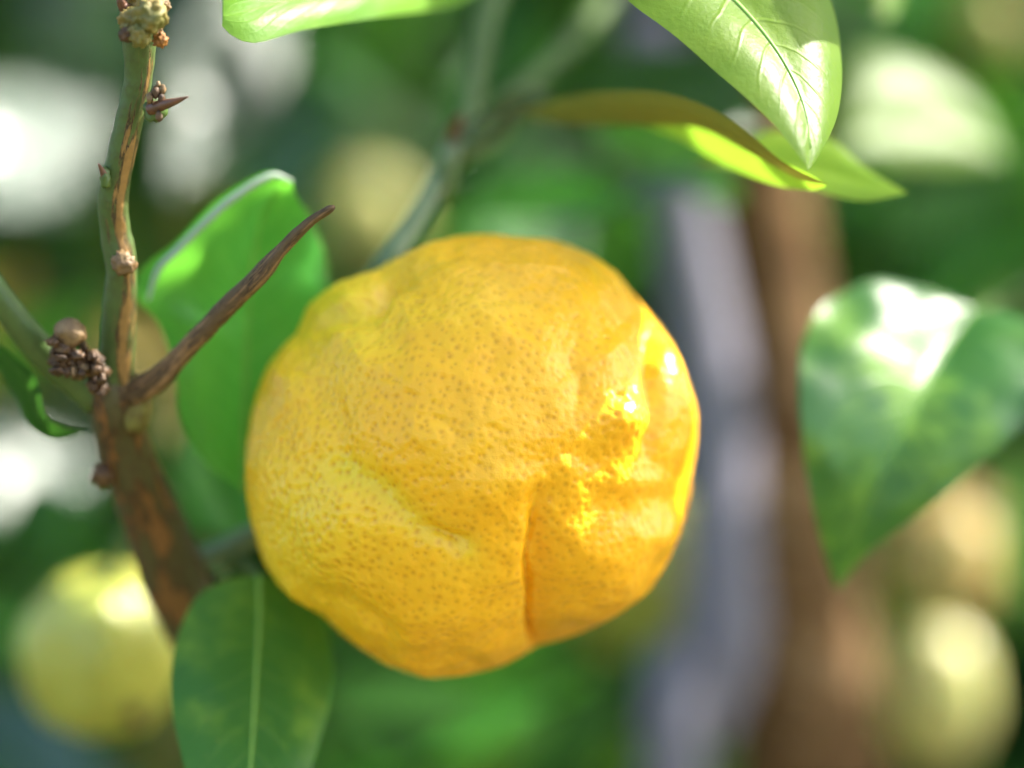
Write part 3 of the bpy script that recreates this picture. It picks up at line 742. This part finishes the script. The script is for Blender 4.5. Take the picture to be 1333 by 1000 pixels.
    for _ in range(3):                                   # keep the outline at its measured size
        dep = D+X[:, 1]; qx = X[:, 0]/dep*D; qz = X[:, 2]/dep*D
        an = np.arctan2(qz, qx); rr = np.hypot(qx, qz)/S(R0, D)
        nb = 180; bi = ((an+np.pi)/(2*np.pi)*nb).astype(int) % nb
        mx = np.zeros(nb); np.maximum.at(mx, bi, rr)
        want = np.interp((np.arange(nb)+.5)/nb*2*np.pi-np.pi, oa, orr)
        ratio = want/np.maximum(mx, .3); ratio = (np.roll(ratio, 1)+2*ratio+np.roll(ratio, -1))/4
        f = np.interp(an, (np.arange(-1, nb+1)+.5)/nb*2*np.pi-np.pi, np.concatenate([ratio[-1:], ratio, ratio[:1]]))
        wt = np.clip((rr-.35)/.5, 0, 1); f = 1+(f-1)*wt
        X[:, 0] *= f; X[:, 2] *= f
    me = bpy.data.meshes.new('rind'); me.from_pydata(X.tolist(), [], F.tolist())
    a = me.attributes.new('pore', 'FLOAT', 'POINT'); a.data.foreach_set('value', pore.astype(np.float32))
    g = .75*np.exp(-((u-U(430))/.30)**2-((v-Wv(390))/.22)**2)+.75*np.exp(-((u-U(390))/.32)**2-((v-Wv(690))/.38)**2)+.6*np.exp(-(seg_dist([(455, 600), (500, 622), (555, 676), (612, 702)])[0]/.07)**2)
    a = me.attributes.new('greenish', 'FLOAT', 'POINT'); a.data.foreach_set('value', np.clip(g, 0, 1).astype(np.float32))
    og = .62/(1+np.exp(-((u*.8-v*.25)-.05)/.22))*(1-np.clip(g, 0, 1))+.35*np.exp(-((u-U(650))/.4)**2-((v-Wv(330))/.2)**2)
    a = me.attributes.new('ripeness', 'FLOAT', 'POINT'); a.data.foreach_set('value', np.clip(og, 0, 1).astype(np.float32))
    link('rind', me, M['rind'], fr)
    ca = lump_mesh('calyx', P(494, 366, .534)-c, S(30, .534), 2, 3, .15, 2, (1, .8, .6)); link('calyx', ca, M['bark_green'], fr)
ripe_fruit()

FRUIT_G = 'unripe citrus fruits hanging behind'
def small_fruit(px, py, d, rpx, mat, label, sy=1.1, seed=0, stalk=(.0, .02, .06)):
    c = P(px, py, d); r = S(rpx, d)
    e = empty('citrus_fruit', c, label, 'fruit')
    V, F = ico_dirs(5); out = []
    for p in V:
        p = Vector(p); a = math.atan2(p.y, p.x)
        f = 1+.035*math.cos(5*a+seed)*(1-p.z*p.z)+.06*noise.noise(p*2.2+Vector((seed, 0, 0)))+.02*noise.noise(p*6+Vector((seed, 0, 0)))
        f -= .10*math.exp(-((1-p.z)/.05)) + .07*math.exp(-((1+p.z)/.03))
        out.append(Vector((p.x, p.y, p.z*sy))*r*f)
    link('rind', mesh_uv('rind', out, [tuple(int(k) for k in f) for f in F]), M[mat], e)
    link('calyx', lump_mesh('calyx', Vector((0, 0, r*sy*.93)), r*.17, seed, 2, .2, 2, (1, 1, .5)), M['bark_green'], e)
    link('stalk', tube_mesh('stalk', [(Vector((0, 0, r*sy*.9)), .0016), (Vector((stalk[0]*.4, stalk[1]*.5, r*sy+stalk[2]*.5)), .0014), (Vector((stalk[0], stalk[1], r*sy+stalk[2])), .0016)], 12, 8), M['bark_green'], e)
    return e
f2 = small_fruit(132, 848, .635, 104, 'rind_green', 'blurred yellow-green fruit left of the oval mottled leaf', 1.12, 1, (.012, .0, .02))
f2.rotation_euler = (math.radians(22), math.radians(8), 0)
sc_ = lump_mesh('blossom_scar', Vector((0, 0, 0)), S(13, .63), 5, 2, .4, 2, (1, .5, 1.2))
s_ = link('blossom_scar', sc_, M['scale_brown'], f2); s_.location = (S(62, .635), -S(84, .635), -S(40, .635))
small_fruit(838, 748, .92, 104, 'rind_green', 'yellow-green fruit peeping out behind the large ripe fruit', 1.05, 2, (.02, .02, .05))
small_fruit(480, 285, 1.25, 60, 'rind_pale', 'pale blurred fruit just above the ripe fruit behind its stalk', 1.05, 3, (.0, .02, .06))
small_fruit(1222, 905, .92, 66, 'rind_pale', 'pale green elongated blurred fruit right of the trunk, low down', 1.5, 4, (.0, .02, .06))
small_fruit(1225, 725, 1.0, 80, 'rind_ochre', 'ochre blurred fruit below the broad pointed leaf', 1.05, 5, (.02, .02, .06))
small_fruit(1290, 30, 1.35, 48, 'rind_pale', 'cream blurred fruit above the pale sunlit leaf', 1.0, 6, (.0, .02, .06))

# ------------------------------------------------------------------ orchard trees behind
def orchard_tree(x, y, hgt, rad, n, seed, label, mat='leaf_far', low=.45):
    r = random.Random(seed); e = empty('orchard_tree', (x, y, 0), label, 'tree', 'citrus trees of the orchard behind')
    link('trunk', tube_mesh('trunk', [W(0, 0, -.05, .07), W(.02, 0, .4, .05), W(-.03, .02, .9, .042), W(0, 0, hgt*.8, .015)], 30, 12, .15, seed, lump=12), M['bark_trunk'], e)
    tips = []
    for k in range(9):
        a = k*2.4+r.random(); z0 = r.uniform(.55, 1.1); q = Vector((math.cos(a)*rad*.75, math.sin(a)*rad*.75, r.uniform(.9, hgt*.95)))
        link('limb', tube_mesh('limb', [W(0, 0, z0, .025), (Vector((q.x*.4, q.y*.4, z0*.5+q.z*.5)), .015), (q, .004)], 14, 8, .1, seed+k, lump=20), M['bark_brown'], e)
        tips.append(q)
    V, F, U_ = [], [], []
    cl = [Vector((r.gauss(0, 1), r.gauss(0, 1), r.gauss(0, 1))).normalized() for _ in range(70)]
    cl = [Vector((c.x*rad*q, c.y*rad*q, low+(hgt-low)*(.5+.5*c.z))) for c in cl for q in (1.0, r.uniform(.3, .95))]
    for k in range(n):
        c = r.choice(cl) if r.random() < .85 else r.choice(tips)
        p = c*1.0+Vector((r.gauss(0, .15), r.gauss(0, .15), r.gauss(0, .13)))
        out = Vector((p.x, p.y, (p.z-hgt*.5)*.5)).normalized()
        m = frame(V3(r.gauss(0, 1), r.gauss(0, 1), r.gauss(-.4, .6)), (out*.7+Vector((r.gauss(0, .5), r.gauss(0, .5), .6+r.gauss(0, .4)))))
        L = r.uniform(.06, .1); o = len(V); w2 = L*.24
        for q in ((0, 0, 0), (-w2, L*.3, .04*L), (0, L*.35, -.03*L), (w2, L*.3, .04*L), (-w2*.8, L*.7, .0), (0, L*.7, -.06*L), (w2*.8, L*.7, .0), (0, L, -.14*L)):
            V.append(p+m@Vector(q)); U_.append((.5, .5))
        for f in ((0, 2, 1), (0, 3, 2), (1, 2, 5, 4), (2, 3, 6, 5), (4, 5, 7), (5, 6, 7)): F.append(tuple(a+o for a in f))
    f = link('foliage', mesh_uv('foliage', V, F, U_), M[mat], e); f['kind'] = 'stuff'
    return e
orchard_tree(-.55, 3.9, 3.0, 1.0, 9000, 7, 'tall dark orchard tree filling the gap beyond the bright leaf', 'leaf_far')
orchard_tree(1.0, 4.0, 3.0, 1.0, 9000, 8, 'tall dark orchard tree filling the gap beyond the trunk', 'leaf_far')
orchard_tree(-.75, 2.1, 2.5, .75, 11000, 1, 'dark leafy orchard tree far behind the bare twigs', 'leaf_far')
orchard_tree(.35, 2.9, 2.8, .85, 11000, 2, 'dark leafy orchard tree far behind the ripe fruit', 'leaf_far')
orchard_tree(1.25, 2.2, 2.6, .75, 11000, 3, 'dark leafy orchard tree far behind the broad pointed leaf', 'leaf_far')
orchard_tree(-1.9, 4.2, 2.9, .9, 9000, 4, 'distant orchard tree beyond the bare twigs', 'leaf_far')
orchard_tree(2.3, 4.6, 3.0, 1.0, 9000, 5, 'distant orchard tree beyond the broad pointed leaf', 'leaf_far')
orchard_tree(.1, 5.4, 3.1, 1.1, 9000, 6, 'distant orchard tree straight beyond the ripe fruit', 'leaf_far')
